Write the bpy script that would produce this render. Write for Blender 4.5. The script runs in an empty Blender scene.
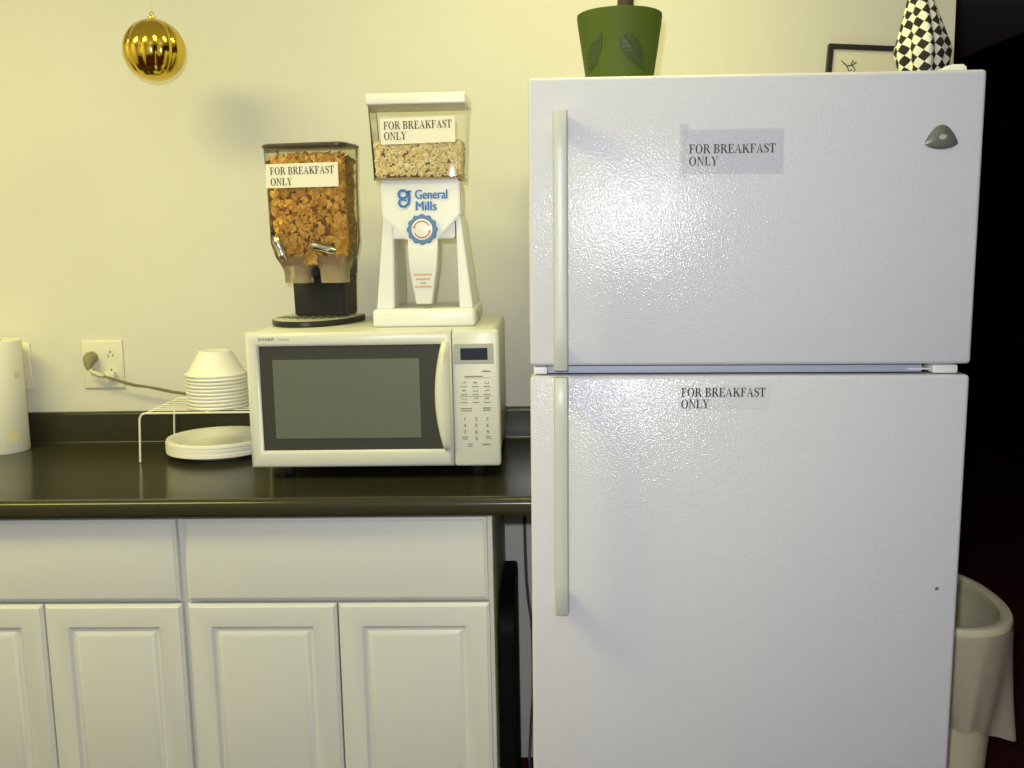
import bpy, bmesh, math, random
from mathutils import Vector, Matrix, Euler

# ------------------------------------------------------------------ camera, world, lights, exposure
S = bpy.context.scene
C = S.collection
PI = math.pi
R = math.radians

cd = bpy.data.cameras.new('camera')
cam = bpy.data.objects.new('camera', cd)
C.objects.link(cam)
cd.sensor_fit = 'HORIZONTAL'
cd.sensor_width = 36.0
cd.lens = 36.0 * 1007.46 / 1024.0
cd.clip_start = 0.05
cd.clip_end = 60
_r = Vector((0.99925539, 0.03412452, -0.01800498))
_d = Vector((-0.01273354, -0.14883462, -0.98878011))
_f = Vector((-0.03642141, 0.98827313, -0.14828927))
CAM = Vector((0.0306, -2.6137, 1.4413))
_m = Matrix((( _r.x, -_d.x, -_f.x), (_r.y, -_d.y, -_f.y), (_r.z, -_d.z, -_f.z))).to_4x4()
_m.translation = CAM
cam.matrix_world = _m
S.camera = cam

w = bpy.data.worlds.new('room_air')
S.world = w
w.use_nodes = True
w.node_tree.nodes['Background'].inputs[0].default_value = (0.9, 0.85, 0.7, 1)
w.node_tree.nodes['Background'].inputs[1].default_value = 0.02

S.view_settings.view_transform = 'Standard'
S.view_settings.look = 'None'
S.view_settings.gamma = 1.0
S.view_settings.use_curve_mapping = False
S.view_settings.exposure = 0.0
S.cycles.use_denoising = True
S.cycles.max_bounces = 8
S.cycles.transparent_max_bounces = 24
S.cycles.sample_clamp_indirect = 4.0
S.cycles.caustics_reflective = False
S.cycles.caustics_refractive = False


def area_light(name, loc, size, size_y, power, col, rot=(0, 0, 0), spread=180):
    l = bpy.data.lights.new(name, 'AREA')
    l.shape = 'RECTANGLE'
    l.size = size
    l.size_y = size_y
    l.energy = power
    l.color = col
    l.spread = R(spread)
    o = bpy.data.objects.new(name, l)
    o.location = loc
    o.rotation_euler = rot
    C.objects.link(o)
    return o


# two warm ceiling lamps, and the camera's own flash
area_light('counter_lamp_light', (-1.65, -1.40, 2.525), 1.1, 0.5, 36, (1.0, 0.92, 0.30))
area_light('refrigerator_lamp_light', (0.15, -0.72, 2.525), 0.6, 0.3, 9.5, (1.0, 0.92, 0.30))
_fl = bpy.data.lights.new('camera_flash', 'POINT')
_fl.energy = 66
_fl.color = (0.95, 0.98, 1.05)
_fl.shadow_soft_size = 0.018
_flo = bpy.data.objects.new('camera_flash', _fl)
_flo.location = CAM + Vector((-0.035, -0.01, 0.085))
C.objects.link(_flo)

# ------------------------------------------------------------------ materials
def lin(r, g, b):
    f = lambda c: (c / 255 / 12.92) if c / 255 <= 0.04045 else ((c / 255 + 0.055) / 1.055) ** 2.4
    return (f(r), f(g), f(b))


def mat(name, col, rough=0.5, metal=0.0, var=0.0, vscale=8.0, bump=0.0, bscale=200.0, spec=0.5, coat=0.0, bdist=0.001):
    m = bpy.data.materials.new(name)
    m.use_nodes = True
    nt = m.node_tree
    b = nt.nodes['Principled BSDF']
    b.inputs['Roughness'].default_value = rough
    b.inputs['Metallic'].default_value = metal
    b.inputs['Specular IOR Level'].default_value = spec
    b.inputs['Coat Weight'].default_value = coat
    b.inputs['Coat Roughness'].default_value = 0.22
    tc = nt.nodes.new('ShaderNodeTexCoord')
    n = nt.nodes.new('ShaderNodeTexNoise')
    n.inputs['Scale'].default_value = vscale
    n.inputs['Detail'].default_value = 4
    nt.links.new(tc.outputs['Object'], n.inputs['Vector'])
    mx = nt.nodes.new('ShaderNodeMix')
    mx.data_type = 'RGBA'
    mx.inputs[6].default_value = (*[c * (1 - var) for c in col], 1)
    mx.inputs[7].default_value = (*[min(1, c * (1 + var)) for c in col], 1)
    nt.links.new(n.outputs['Fac'], mx.inputs[0])
    nt.links.new(mx.outputs[2], b.inputs['Base Color'])
    if bump:
        n2 = nt.nodes.new('ShaderNodeTexNoise')
        n2.inputs['Scale'].default_value = bscale
        n2.inputs['Detail'].default_value = 2
        nt.links.new(tc.outputs['Object'], n2.inputs['Vector'])
        bp = nt.nodes.new('ShaderNodeBump')
        bp.inputs['Strength'].default_value = bump
        bp.inputs['Distance'].default_value = bdist
        nt.links.new(n2.outputs['Fac'], bp.inputs['Height'])
        nt.links.new(bp.outputs['Normal'], b.inputs['Normal'])
    return m


def clear_mat(name, tint=(0.95, 0.95, 0.93), haze=0.05, hazecol=(0.8, 0.78, 0.7), rough=0.06, ior=1.45):
    """thin clear plastic: transparent, a faint haze, a glossy skin"""
    m = bpy.data.materials.new(name)
    m.use_nodes = True
    nt = m.node_tree
    nt.nodes.remove(nt.nodes['Principled BSDF'])
    out = nt.nodes['Material Output']
    t = nt.nodes.new('ShaderNodeBsdfTransparent')
    t.inputs[0].default_value = (*tint, 1)
    d = nt.nodes.new('ShaderNodeBsdfDiffuse')
    n = nt.nodes.new('ShaderNodeTexNoise')
    n.inputs['Scale'].default_value = 30
    cr = nt.nodes.new('ShaderNodeMix')
    cr.data_type = 'RGBA'
    cr.inputs[6].default_value = (*[c * 0.9 for c in hazecol], 1)
    cr.inputs[7].default_value = (*hazecol, 1)
    nt.links.new(n.outputs['Fac'], cr.inputs[0])
    nt.links.new(cr.outputs[2], d.inputs[0])
    g = nt.nodes.new('ShaderNodeBsdfGlossy')
    g.inputs['Roughness'].default_value = rough
    m1 = nt.nodes.new('ShaderNodeMixShader')
    m1.inputs[0].default_value = haze
    nt.links.new(t.outputs[0], m1.inputs[1])
    nt.links.new(d.outputs[0], m1.inputs[2])
    fr = nt.nodes.new('ShaderNodeFresnel')
    fr.inputs['IOR'].default_value = ior
    m2 = nt.nodes.new('ShaderNodeMixShader')
    nt.links.new(fr.outputs[0], m2.inputs[0])
    nt.links.new(m1.outputs[0], m2.inputs[1])
    nt.links.new(g.outputs[0], m2.inputs[2])
    nt.links.new(m2.outputs[0], out.inputs[0])
    return m


M = {}
M['wall'] = mat('wall_paint', (0.70, 0.69, 0.62), 0.6, var=0.02, vscale=3, bump=0.15, bscale=90)
M['ceiling'] = mat('ceiling_paint', (0.7, 0.68, 0.6), 0.9, var=0.03)
M['dark_wall'] = mat('near_black_wall', (0.010, 0.010, 0.008), 1.0, var=0.15, vscale=5, spec=0.08)  # near-black base colour with slight tonal variation
M['dark_trim'] = mat('dark_trim', (0.004, 0.003, 0.003), 0.7, var=0.1)
M['carpet'] = mat('dark_red_carpet', (0.055, 0.010, 0.012), 0.95, var=0.3, vscale=300, bump=0.4, bscale=400, spec=0.1)
M['fridge'] = mat('white_enamel', (0.66, 0.67, 0.72), 0.12, var=0.005, bump=0.40, bscale=330, spec=0.38, bdist=0.0016)
M['fridge_body'] = mat('white_cabinet_steel', (0.74, 0.75, 0.76), 0.35, var=0.01, bump=0.1, bscale=300)
M['gasket'] = mat('grey_gasket', (0.42, 0.45, 0.55), 0.5, var=0.05)
M['handle'] = mat('ivory_handle_plastic', (0.60, 0.62, 0.54), 0.35, var=0.01)
M['white_plastic'] = mat('white_plastic', (0.78, 0.79, 0.78), 0.35, var=0.01)
M['badge'] = mat('grey_badge', (0.16, 0.17, 0.14), 0.35, metal=0.3, var=0.05)
M['badge_mark'] = mat('pale_badge_mark', (0.42, 0.43, 0.38), 0.4, var=0.05)
M['tape'] = clear_mat('clear_tape', (0.99, 0.99, 0.985), 0.03, (0.95, 0.95, 0.92), 0.3, 1.18)
M['paper'] = mat('label_paper', (0.80, 0.78, 0.68), 0.7, var=0.02)
M['ink'] = mat('black_ink', (0.035, 0.03, 0.025), 0.7, var=0.1)
M['cabinet'] = mat('cream_thermofoil', (0.67, 0.69, 0.66), 0.38, var=0.012, vscale=4)
M['cab_in'] = mat('cabinet_side_laminate', (0.42, 0.41, 0.33), 0.6, var=0.03)
M['laminate'] = mat('black_laminate', (0.032, 0.031, 0.016), 0.20, var=0.15, vscale=40, bump=0.08, bscale=260, spec=0.30)
M['mw'] = mat('ivory_plastic', (0.67, 0.68, 0.62), 0.33, var=0.01)
M['mw_handle'] = mat('ivory_gloss_plastic', (0.74, 0.74, 0.65), 0.2, var=0.01)
M['mw_glass'] = mat('dark_door_glass', (0.045, 0.047, 0.044), 0.16, var=0.05, spec=0.5)
M['mw_screen'] = mat('grey_window_mesh', (0.13, 0.14, 0.115), 0.3, var=0.06, vscale=160)
M['mw_bezel'] = mat('grey_display_frame', (0.38, 0.40, 0.36), 0.4, var=0.02)
M['lcd'] = mat('navy_display_glass', (0.012, 0.014, 0.045), 0.12, var=0.2, vscale=60)
M['grey_ink'] = mat('grey_print', (0.20, 0.21, 0.17), 0.6, var=0.05)
M['pale_ink'] = mat('pale_grey_print', (0.36, 0.36, 0.29), 0.6, var=0.05)
M['black_plastic'] = mat('black_plastic', (0.012, 0.012, 0.012), 0.35, var=0.1)
M['matte_black'] = mat('matte_black_board', (0.004, 0.004, 0.004), 0.6, var=0.1, spec=0.12)
M['lid_smoke'] = mat('dark_smoked_lid', (0.055, 0.048, 0.035), 0.3, var=0.05)
M['chrome'] = mat('chrome', (0.62, 0.60, 0.55), 0.18, metal=1.0, var=0.05)
M['tray_metal'] = mat('brushed_tray_metal', (0.62, 0.60, 0.50), 0.4, metal=0.25, var=0.05)
M['clear'] = clear_mat('clear_hopper_plastic', (0.985, 0.98, 0.965), 0.04, ior=1.12)
M['clear_smoke'] = clear_mat('amber_tinted_hopper_plastic', (0.965, 0.94, 0.89), 0.05, (0.7, 0.6, 0.42), ior=1.25)
M['frost'] = clear_mat('frosted_spout_plastic', (0.88, 0.84, 0.74), 0.38, (0.72, 0.58, 0.36), 0.2)
M['flake'] = mat('corn_flake_crust', (0.95, 0.52, 0.09), 0.7, var=0.3, vscale=60)
M['oat'] = mat('toasted_oat', (0.95, 0.73, 0.36), 0.75, var=0.25, vscale=80)
M['blue'] = mat('blue_print', (0.035, 0.16, 0.50), 0.5, var=0.03)
M['gearblue'] = mat('dusty_blue_print', (0.10, 0.21, 0.45), 0.5, var=0.03)
M['red'] = mat('red_print', (0.55, 0.11, 0.06), 0.5, var=0.03)
M['pinkred'] = mat('faded_red_print', (0.66, 0.30, 0.20), 0.5, var=0.03)
M['foam'] = mat('white_foam', (0.83, 0.82, 0.76), 0.5, var=0.01, vscale=60)
M['wire'] = mat('white_coated_wire', (0.80, 0.79, 0.70), 0.35, var=0.01)
M['towel'] = mat('paper_towel', (0.78, 0.77, 0.68), 0.9, var=0.02, bump=0.3, bscale=260)
M['towelprint'] = mat('pale_yellow_print', (0.72, 0.66, 0.40), 0.9, var=0.06, vscale=40)
M['core'] = mat('cardboard_core', (0.45, 0.36, 0.22), 0.9, var=0.05)
M['plate'] = mat('ivory_wall_plate', (0.76, 0.74, 0.60), 0.35, var=0.01)
M['slot'] = mat('dark_slot', (0.03, 0.028, 0.02), 0.6, var=0.05)
M['cord'] = mat('brown_lamp_cord', (0.20, 0.18, 0.10), 0.55, var=0.1)
M['cord_pale'] = mat('ivory_plug_vinyl', (0.62, 0.58, 0.42), 0.5, var=0.03)
M['plug'] = mat('olive_grey_plug', (0.24, 0.22, 0.12), 0.6, var=0.25, vscale=120)
M['graycord'] = mat('grey_appliance_cord', (0.10, 0.10, 0.10), 0.5, var=0.05)
M['gold'] = mat('gold_mirror_plastic', (0.72, 0.50, 0.065), 0.13, metal=1.0, var=0.05)
M['pot'] = mat('green_glazed_clay', (0.075, 0.115, 0.012), 0.65, var=0.10, vscale=14, spec=0.3)
M['pot_leaf'] = mat('deep_green_relief', (0.048, 0.080, 0.016), 0.5, var=0.12, vscale=60)
M['soil'] = mat('potting_soil', (0.05, 0.03, 0.018), 0.95, var=0.3, vscale=80)
M['bark'] = mat('brown_stem_bark', (0.10, 0.065, 0.03), 0.85, var=0.2, vscale=50)
M['leaf'] = mat('green_leaf', (0.07, 0.16, 0.03), 0.45, var=0.2)
M['frame'] = mat('black_frame_wood', (0.018, 0.014, 0.010), 0.4, var=0.2)
M['mat'] = mat('cream_mat_board', (0.74, 0.72, 0.58), 0.8, var=0.02)
M['sketch'] = mat('sketch_ink', (0.10, 0.09, 0.05), 0.8, var=0.2)
M['bin'] = mat('ivory_bin_plastic', (0.78, 0.73, 0.50), 0.4, var=0.02)
M['light_panel'] = mat('lamp_housing', (0.8, 0.8, 0.8), 0.5, var=0.01)
M['bag'] = clear_mat('translucent_bag_film', (0.98, 0.97, 0.94), 0.48, (0.90, 0.82, 0.64), 0.25)
M['thread'] = clear_mat('clear_nylon_thread', (0.95, 0.95, 0.92), 0.25)


def cereal_mat(name, dark, light):
    m = bpy.data.materials.new(name)
    m.use_nodes = True
    nt = m.node_tree
    b = nt.nodes['Principled BSDF']
    b.inputs['Roughness'].default_value = 0.7
    b.inputs['Specular IOR Level'].default_value = 0.25
    g = nt.nodes.new('ShaderNodeNewGeometry')
    mx = nt.nodes.new('ShaderNodeMix')
    mx.data_type = 'RGBA'
    mx.inputs[6].default_value = (*dark, 1)
    mx.inputs[7].default_value = (*light, 1)
    nt.links.new(g.outputs['Random Per Island'], mx.inputs[0])
    nt.links.new(mx.outputs[2], b.inputs['Base Color'])
    return m


M['flake'] = cereal_mat('corn_flake_crust', (0.70, 0.30, 0.035), (1.0, 0.70, 0.14))
M['oat'] = cereal_mat('toasted_oat', (0.80, 0.56, 0.20), (1.0, 0.95, 0.58))
M['flake_core'] = mat('shaded_flake', (0.30, 0.10, 0.012), 0.9, var=0.3, vscale=80)  # dark inner block: shade in the gaps between flakes, put into its colour
M['oat_core'] = mat('shaded_oat', (0.26, 0.15, 0.04), 0.9, var=0.3, vscale=80)  # darkened fill behind the rings, its colour stands for shade in the holes


def checker_mat():
    m = bpy.data.materials.new('black_and_white_check')
    m.use_nodes = True
    nt = m.node_tree
    b = nt.nodes['Principled BSDF']
    b.inputs['Roughness'].default_value = 0.85
    uv = nt.nodes.new('ShaderNodeUVMap')
    mp = nt.nodes.new('ShaderNodeMapping')
    mp.inputs['Rotation'].default_value = (0, 0, R(40))
    ck = nt.nodes.new('ShaderNodeTexChecker')
    ck.inputs['Scale'].default_value = 1.0 / 0.0156
    ck.inputs['Color1'].default_value = (0.80, 0.79, 0.66, 1)
    ck.inputs['Color2'].default_value = (0.018, 0.016, 0.012, 1)
    nt.links.new(uv.outputs[0], mp.inputs[0])
    nt.links.new(mp.outputs[0], ck.inputs[0])
    nt.links.new(ck.outputs[0], b.inputs['Base Color'])
    return m


M['check'] = checker_mat()

# ------------------------------------------------------------------ mesh helpers
def new():
    return bmesh.new()


def link(name, bm, m, parent=None, off=None, smooth=True, angle=40):
    """one mesh object; OFF is subtracted from its coordinates (the thing's base)"""
    if off is not None:
        bmesh.ops.translate(bm, verts=bm.verts, vec=-Vector(off))
    bmesh.ops.recalc_face_normals(bm, faces=bm.faces)
    me = bpy.data.meshes.new(name)
    bm.to_mesh(me)
    bm.free()
    me.materials.append(M[m] if isinstance(m, str) else m)
    if smooth:
        for p in me.polygons:
            p.use_smooth = True
        try:
            me.set_sharp_from_angle(angle=R(angle))
        except Exception:
            pass
    o = bpy.data.objects.new(name, me)
    C.objects.link(o)
    if parent is not None:
        o.parent = parent
    return o


def tag(o, label, cat, group=None, kind=None):
    o['label'] = label
    o['category'] = cat
    if group:
        o['group'] = group
    if kind:
        o['kind'] = kind
    return o


def thing(name, label, cat, loc=(0, 0, 0), rot=(0, 0, 0), group=None):
    o = bpy.data.objects.new(name, None)
    o.empty_display_size = 0.05
    C.objects.link(o)
    o.location = loc
    o.rotation_euler = rot
    return tag(o, label, cat, group)


def struct(name, bm, m, smooth=False):
    o = link(name, bm, m, smooth=smooth)
    o['kind'] = 'structure'
    return o


def box(bm, x0, x1, y0, y1, z0, z1, bev=0.0, seg=2):
    vs = [bm.verts.new((x, y, z)) for x in (x0, x1) for y in (y0, y1) for z in (z0, z1)]
    F = [(0, 1, 3, 2), (4, 6, 7, 5), (0, 4, 5, 1), (2, 3, 7, 6), (0, 2, 6, 4), (1, 5, 7, 3)]
    fs = [bm.faces.new([vs[i] for i in f]) for f in F]
    if bev:
        es = list({e for f in fs for e in f.edges})
        bmesh.ops.bevel(bm, geom=es, offset=bev, segments=seg, profile=0.5, affect='EDGES')
    return vs


def loft(bm, rings, cap0=True, cap1=True, closed=True):
    vr = [[bm.verts.new(p) for p in ring] for ring in rings]
    n = len(vr[0])
    for a, b in zip(vr, vr[1:]):
        for i in range(n if closed else n - 1):
            j = (i + 1) % n
            bm.faces.new((a[i], a[j], b[j], b[i]))
    if cap0:
        bm.faces.new(list(reversed(vr[0])))
    if cap1:
        bm.faces.new(vr[-1])
    return vr


def lathe(bm, prof, cx=0, cy=0, n=48, cap0=True, cap1=True, sx=1, sy=1):
    rings = [[(cx + sx * r * math.cos(2 * PI * i / n), cy + sy * r * math.sin(2 * PI * i / n), z) for i in range(n)] for r, z in prof]
    return loft(bm, rings, cap0, cap1)


def tube(bm, pts, r, n=8, cap=True, sq=None):
    """a round bar along PTS; SQ flattens it to an oval (width, height factors)"""
    pts = [Vector(p) for p in pts]
    rings = []
    up = None
    for i, p in enumerate(pts):
        t = (pts[min(i + 1, len(pts) - 1)] - pts[max(i - 1, 0)]).normalized()
        if up is None:
            up = Vector((0, 0, 1)) if abs(t.z) < 0.9 else Vector((0, 1, 0))
        a = t.cross(up)
        a.normalize()
        b = a.cross(t).normalized()
        up = b
        rr = r[i] if isinstance(r, (list, tuple)) else r
        fa, fb = sq if sq else (1, 1)
        rings.append([p + a * rr * fa * math.cos(2 * PI * k / n) + b * rr * fb * math.sin(2 * PI * k / n) for k in range(n)])
    loft(bm, rings, cap, cap)


def arc(cx, cz, r, a0, a1, n):
    return [(cx + r * math.cos(R(a0 + (a1 - a0) * i / n)), cz + r * math.sin(R(a0 + (a1 - a0) * i / n))) for i in range(n + 1)]


def prism(bm, pts, y0, y1):
    """an outline in X-Z pushed from y0 to y1"""
    loft(bm, [[(x, y0, z) for x, z in pts], [(x, y1, z) for x, z in pts]])


def prism_x(bm, pts, x0, x1):
    loft(bm, [[(x0, y, z) for y, z in pts], [(x1, y, z) for y, z in pts]])


def rrect(w, d, r, n=6, cx=0, cy=0):
    out = []
    for sx, sy, a in ((1, 1, 0), (-1, 1, 90), (-1, -1, 180), (1, -1, 270)):
        for i in range(n + 1):
            t = R(a + 90 * i / n)
            out.append((cx + sx * (w / 2 - r) + r * math.cos(t), cy + sy * (d / 2 - r) + r * math.sin(t)))
    return out


# ------------------------------------------------------------------ lettering: serif capitals drawn as strokes
def _quad(out, *p):
    out.append(list(p))


def _bar(out, x0, x1, z0, z1):
    out.append([(x0, z0), (x1, z0), (x1, z1), (x0, z1)])


def _stroke(out, pts, ws, vertical=False):
    for i in range(len(pts) - 1):
        (xa, za), (xb, zb) = pts[i], pts[i + 1]
        L = math.hypot(xb - xa, zb - za) or 1
        def nrm(k):
            a, b = pts[max(k - 1, 0)], pts[min(k + 1, len(pts) - 1)]
            l = math.hypot(b[0] - a[0], b[1] - a[1]) or 1
            return (-(b[1] - a[1]) / l, (b[0] - a[0]) / l)
        n0, n1 = nrm(i), nrm(i + 1)
        w0, w1 = ws[i] / 2, ws[i + 1] / 2
        out.append([(xa + n0[0] * w0, za + n0[1] * w0), (xa - n0[0] * w0, za - n0[1] * w0),
                    (xb - n1[0] * w1, zb - n1[1] * w1), (xb + n1[0] * w1, zb + n1[1] * w1)])


def _ell(out, cx, cz, rx, rz, tx, tz, a0, a1, n=14):
    """elliptic ring sector, wall TX at the sides and TZ at the top"""
    for i in range(n):
        q = []
        for a, s in ((i, 0), (i, 1), (i + 1, 1), (i + 1, 0)):
            t = R(a0 + (a1 - a0) * a / n)
            q.append((cx + (rx - (tx if s else 0)) * math.cos(t), cz + (rz - (tz if s else 0)) * math.sin(t)))
        out.append(q)


def glyph(ch):
    o = []
    st, hl, sf = 0.155, 0.06, 0.05
    if ch in 'FE':
        _bar(o, .13, .13 + st, 0, 1); _bar(o, .03, .38, 0, sf); _bar(o, .03, .62, 1 - hl, 1)
        _quad(o, (.56, .74), (.62, .74), (.62, 1), (.52, .96)); _bar(o, .2, .46, .49, .55); _bar(o, .43, .48, .38, .66)
        if ch == 'E':
            _bar(o, .03, .66, 0, hl); _quad(o, (.56, .04), (.66, 0), (.68, .27), (.63, .27))
        return o, .68 if ch == 'F' else .73
    if ch == 'O':
        _ell(o, .42, .5, .38, .52, .16, .05, 0, 360, 24)
        return o, .84
    if ch in 'RB':
        _bar(o, .13, .13 + st, 0, 1); _bar(o, .03, .38, 0, sf); _bar(o, .03, .2, 1 - sf, 1)
        _bar(o, .2, .42, 1 - hl, 1); _bar(o, .2, .44, .49, .55)
        _ell(o, .40, .755, .25, .25, .145, .06, 90, -90, 12)
        if ch == 'R':
            _quad(o, (.36, .5), (.52, .52), (.80, .03), (.62, .03)); _bar(o, .6, .84, 0, sf)
            return o, .82
        _bar(o, .2, .42, 0, hl)
        _ell(o, .41, .265, .28, .27, .15, .06, 90, -90, 12)
        return o, .74
    if ch == 'A':
        _quad(o, (.10, .03), (.15, .03), (.40, .92), (.37, 1.0)); _quad(o, (.37, 1.0), (.42, 1.0), (.72, .03), (.54, .03))
        _quad(o, (.36, .92), (.44, .92), (.42, 1.0), (.37, 1.0))
        _bar(o, .2, .58, .32, .38); _bar(o, .02, .26, 0, sf); _bar(o, .48, .80, 0, sf)
        return o, .80
    if ch == 'K':
        _bar(o, .13, .13 + st, 0, 1); _bar(o, .03, .38, 0, sf); _bar(o, .03, .38, 1 - sf, 1)
        _quad(o, (.26, .44), (.30, .38), (.68, .97), (.61, .97)); _bar(o, .52, .78, 1 - sf, 1)
        _quad(o, (.36, .54), (.46, .66), (.80, .03), (.60, .03)); _bar(o, .56, .85, 0, sf)
        return o, .85
    if ch == 'S':
        p = [(.50, .80), (.44, .92), (.32, .97), (.17, .93), (.11, .78), (.16, .65), (.30, .54), (.44, .44), (.51, .30), (.47, .12), (.33, .03), (.17, .06), (.09, .20)]
        _stroke(o, p, [.04, .05, .06, .09, .13, .15, .17, .17, .15, .11, .06, .05, .04])
        _bar(o, .49, .53, .70, .98); _bar(o, .07, .11, .02, .32)
        return o, .60
    if ch == 'T':
        _bar(o, .28, .28 + st, 0, 1); _bar(o, .18, .54, 0, sf); _bar(o, .03, .69, 1 - hl, 1)
        _quad(o, (.03, .72), (.07, .72), (.14, .96), (.03, 1)); _quad(o, (.65, .72), (.69, .72), (.69, 1), (.58, .96))
        return o, .71
    if ch == 'N':
        _bar(o, .13, .19, 0, 1); _bar(o, .62, .68, 0, 1); _bar(o, .03, .29, 0, sf); _bar(o, .52, .78, 1 - sf, 1)
        _quad(o, (.08, 1), (.27, 1), (.68, .02), (.64, -.02)); _bar(o, .02, .26, 1 - sf, 1)
        return o, .80
    if ch == 'L':
        _bar(o, .13, .13 + st, 0, 1); _bar(o, .03, .38, 1 - sf, 1); _bar(o, .03, .63, 0, hl)
        _quad(o, (.53, .04), (.63, 0), (.66, .30), (.61, .30))
        return o, .69
    if ch == 'Y':
        _bar(o, .32, .32 + st, 0, .5); _bar(o, .22, .58, 0, sf)
        _quad(o, (.08, .97), (.26, .97), (.46, .44), (.34, .44)); _quad(o, (.42, .44), (.47, .5), (.70, .97), (.64, .97))
        _bar(o, .01, .33, 1 - sf, 1); _bar(o, .55, .79, 1 - sf, 1)
        return o, .80
    return o, .30


def serif(bm, text, x, z, h, w=None, y=0.0, th=0.0004, slope=0.0, bold=0.0):
    """TEXT with its lower corner at (x, z), cap height H, squeezed to width W; faces -Y"""
    adv = sum(glyph(c)[1] for c in text)
    k = (w / adv) if w else h
    px = 0
    n = 0
    for c in text:
        qs, a = glyph(c)
        for q in qs:
            pts = [(x + (px + u) * k, z + v * h + slope * (px + u) * k) for u, v in q]
            yy = y - th - 0.000004 * (n % 5)
            n += 1
            vs = [bm.verts.new((u, yy, v)) for u, v in pts]
            try:
                bm.faces.new(vs)
            except Exception:
                pass
        px += a


def font_mesh(text, size, bold=0.0, align='LEFT', spacing=1.0):
    """a flat mesh of TEXT (built-in font) in the X-Z plane, facing -Y"""
    cu = bpy.data.curves.new('lettering', 'FONT')
    cu.body = text
    cu.size = size
    cu.align_x = align
    cu.offset = bold
    cu.space_character = spacing
    cu.resolution_u = 4
    o = bpy.data.objects.new('lettering', cu)
    C.objects.link(o)
    dg = bpy.context.evaluated_depsgraph_get()
    dg.update()
    me = bpy.data.meshes.new_from_object(o.evaluated_get(dg))
    bpy.data.objects.remove(o)
    bpy.data.curves.remove(cu)
    bm = bmesh.new()
    bm.from_mesh(me)
    bpy.data.meshes.remove(me)
    bmesh.ops.rotate(bm, verts=bm.verts, matrix=Matrix.Rotation(PI / 2, 3, 'X'))
    return bm


def put_text(name, text, size, x, y, z, m, parent, off=None, bold=0.0, wx=None, slope=0.0, align='LEFT'):
    bm = font_mesh(text, size, 0, align)
    if wx:
        xs = [v.co.x for v in bm.verts]
        k = wx / (max(xs) - min(xs))
        for v in bm.verts:
            v.co.x *= k
    for v in bm.verts:
        v.co.z += slope * v.co.x
    if bold:
        ge = bmesh.ops.duplicate(bm, geom=list(bm.verts) + list(bm.edges) + list(bm.faces))['geom']
        bmesh.ops.translate(bm, verts=[g for g in ge if isinstance(g, bmesh.types.BMVert)], vec=(bold, -.00003, bold * .3))
    bmesh.ops.translate(bm, verts=bm.verts, vec=(x, y, z))
    return link(name, bm, m, parent, off, smooth=False)


# ------------------------------------------------------------------ the setting
bm = new(); box(bm, -2.6, 1.039, 0, 0.12, 0, 2.56); struct('wall_back', bm, 'wall')
bm = new(); box(bm, -2.72, 2.98, -4.2, 5.1, -0.1, 0); struct('floor', bm, 'carpet')
bm = new(); box(bm, -2.72, 2.98, -4.32, 5.12, 2.56, 2.66); struct('ceiling', bm, 'ceiling')
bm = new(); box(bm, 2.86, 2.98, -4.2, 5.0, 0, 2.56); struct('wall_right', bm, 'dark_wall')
bm = new(); box(bm, 2.84, 2.86, -4.2, 5.0, 0, 0.11); struct('baseboard_right', bm, 'dark_trim')
bm = new(); box(bm, -2.72, -2.6, -4.2, 0.12, 0, 2.56); struct('wall_left', bm, 'wall')
bm = new(); box(bm, -2.72, 2.98, -4.32, -4.2, 0, 2.56); struct('wall_front', bm, 'wall')
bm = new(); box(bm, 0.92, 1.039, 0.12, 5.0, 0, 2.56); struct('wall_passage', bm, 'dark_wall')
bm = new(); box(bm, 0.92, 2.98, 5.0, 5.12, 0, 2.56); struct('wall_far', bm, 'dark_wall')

# ------------------------------------------------------------------ countertop with its backsplash
CZ = 0.9066
prof = [(0, 0.99)]
prof += [(-0.012, 0.99)] + arc(-0.012, 0.982, 0.008, 90, 180, 5)[1:]      # rolled top of the splash
prof += [(-0.020, CZ + 0.007)]
prof += arc(-0.027, CZ + 0.007, 0.007, 0, -90, 6)[1:]                      # cove
prof += [(-0.595, CZ), (-0.604, CZ + 0.0022), (-0.612, CZ + 0.0035)]
prof += arc(-0.615, CZ - 0.0125, 0.016, 90, 180, 8)[0:]                    # rolled nose
prof += [(-0.631, 0.885)] + arc(-0.621, 0.881, 0.010, 180, 270, 5)
prof += [(-0.60, 0.871), (-0.60, 0.878), (0, 0.878)]
bm = new()
prism_x(bm, prof, -2.2, -0.006)
o = link('countertop', bm, 'laminate', angle=35)
tag(o, 'black laminate countertop with rolled front edge and low backsplash', 'countertop')

# ------------------------------------------------------------------ base cabinets
def panel_front(bm, x0, x1, z0, z1, yb, yf, raised):
    """a door or drawer front: slab from yb to yf with eased edge; RAISED cuts the routed groove"""
    def ring(ix, y):
        return [(x0 + ix, y, z0 + ix), (x1 - ix, y, z0 + ix), (x1 - ix, y, z1 - ix), (x0 + ix, y, z1 - ix)]
    rings = [ring(0, yb), ring(0, yf + 0.007), ring(0.0012, yf + 0.0045), ring(0.004, yf + 0.0035), ring(0.0075, yf + 0.0005), ring(0.010, yf)]
    if raised:
        s = 0.047
        rings += [ring(s, yf), ring(s + .003, yf + .0006), ring(s + .006, yf + .004), ring(s + .0085, yf + .006),
                  ring(s + .013, yf + .006), ring(s + .023, yf + .0012), ring(s + .026, yf + .0005)]
    loft(bm, rings)


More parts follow.
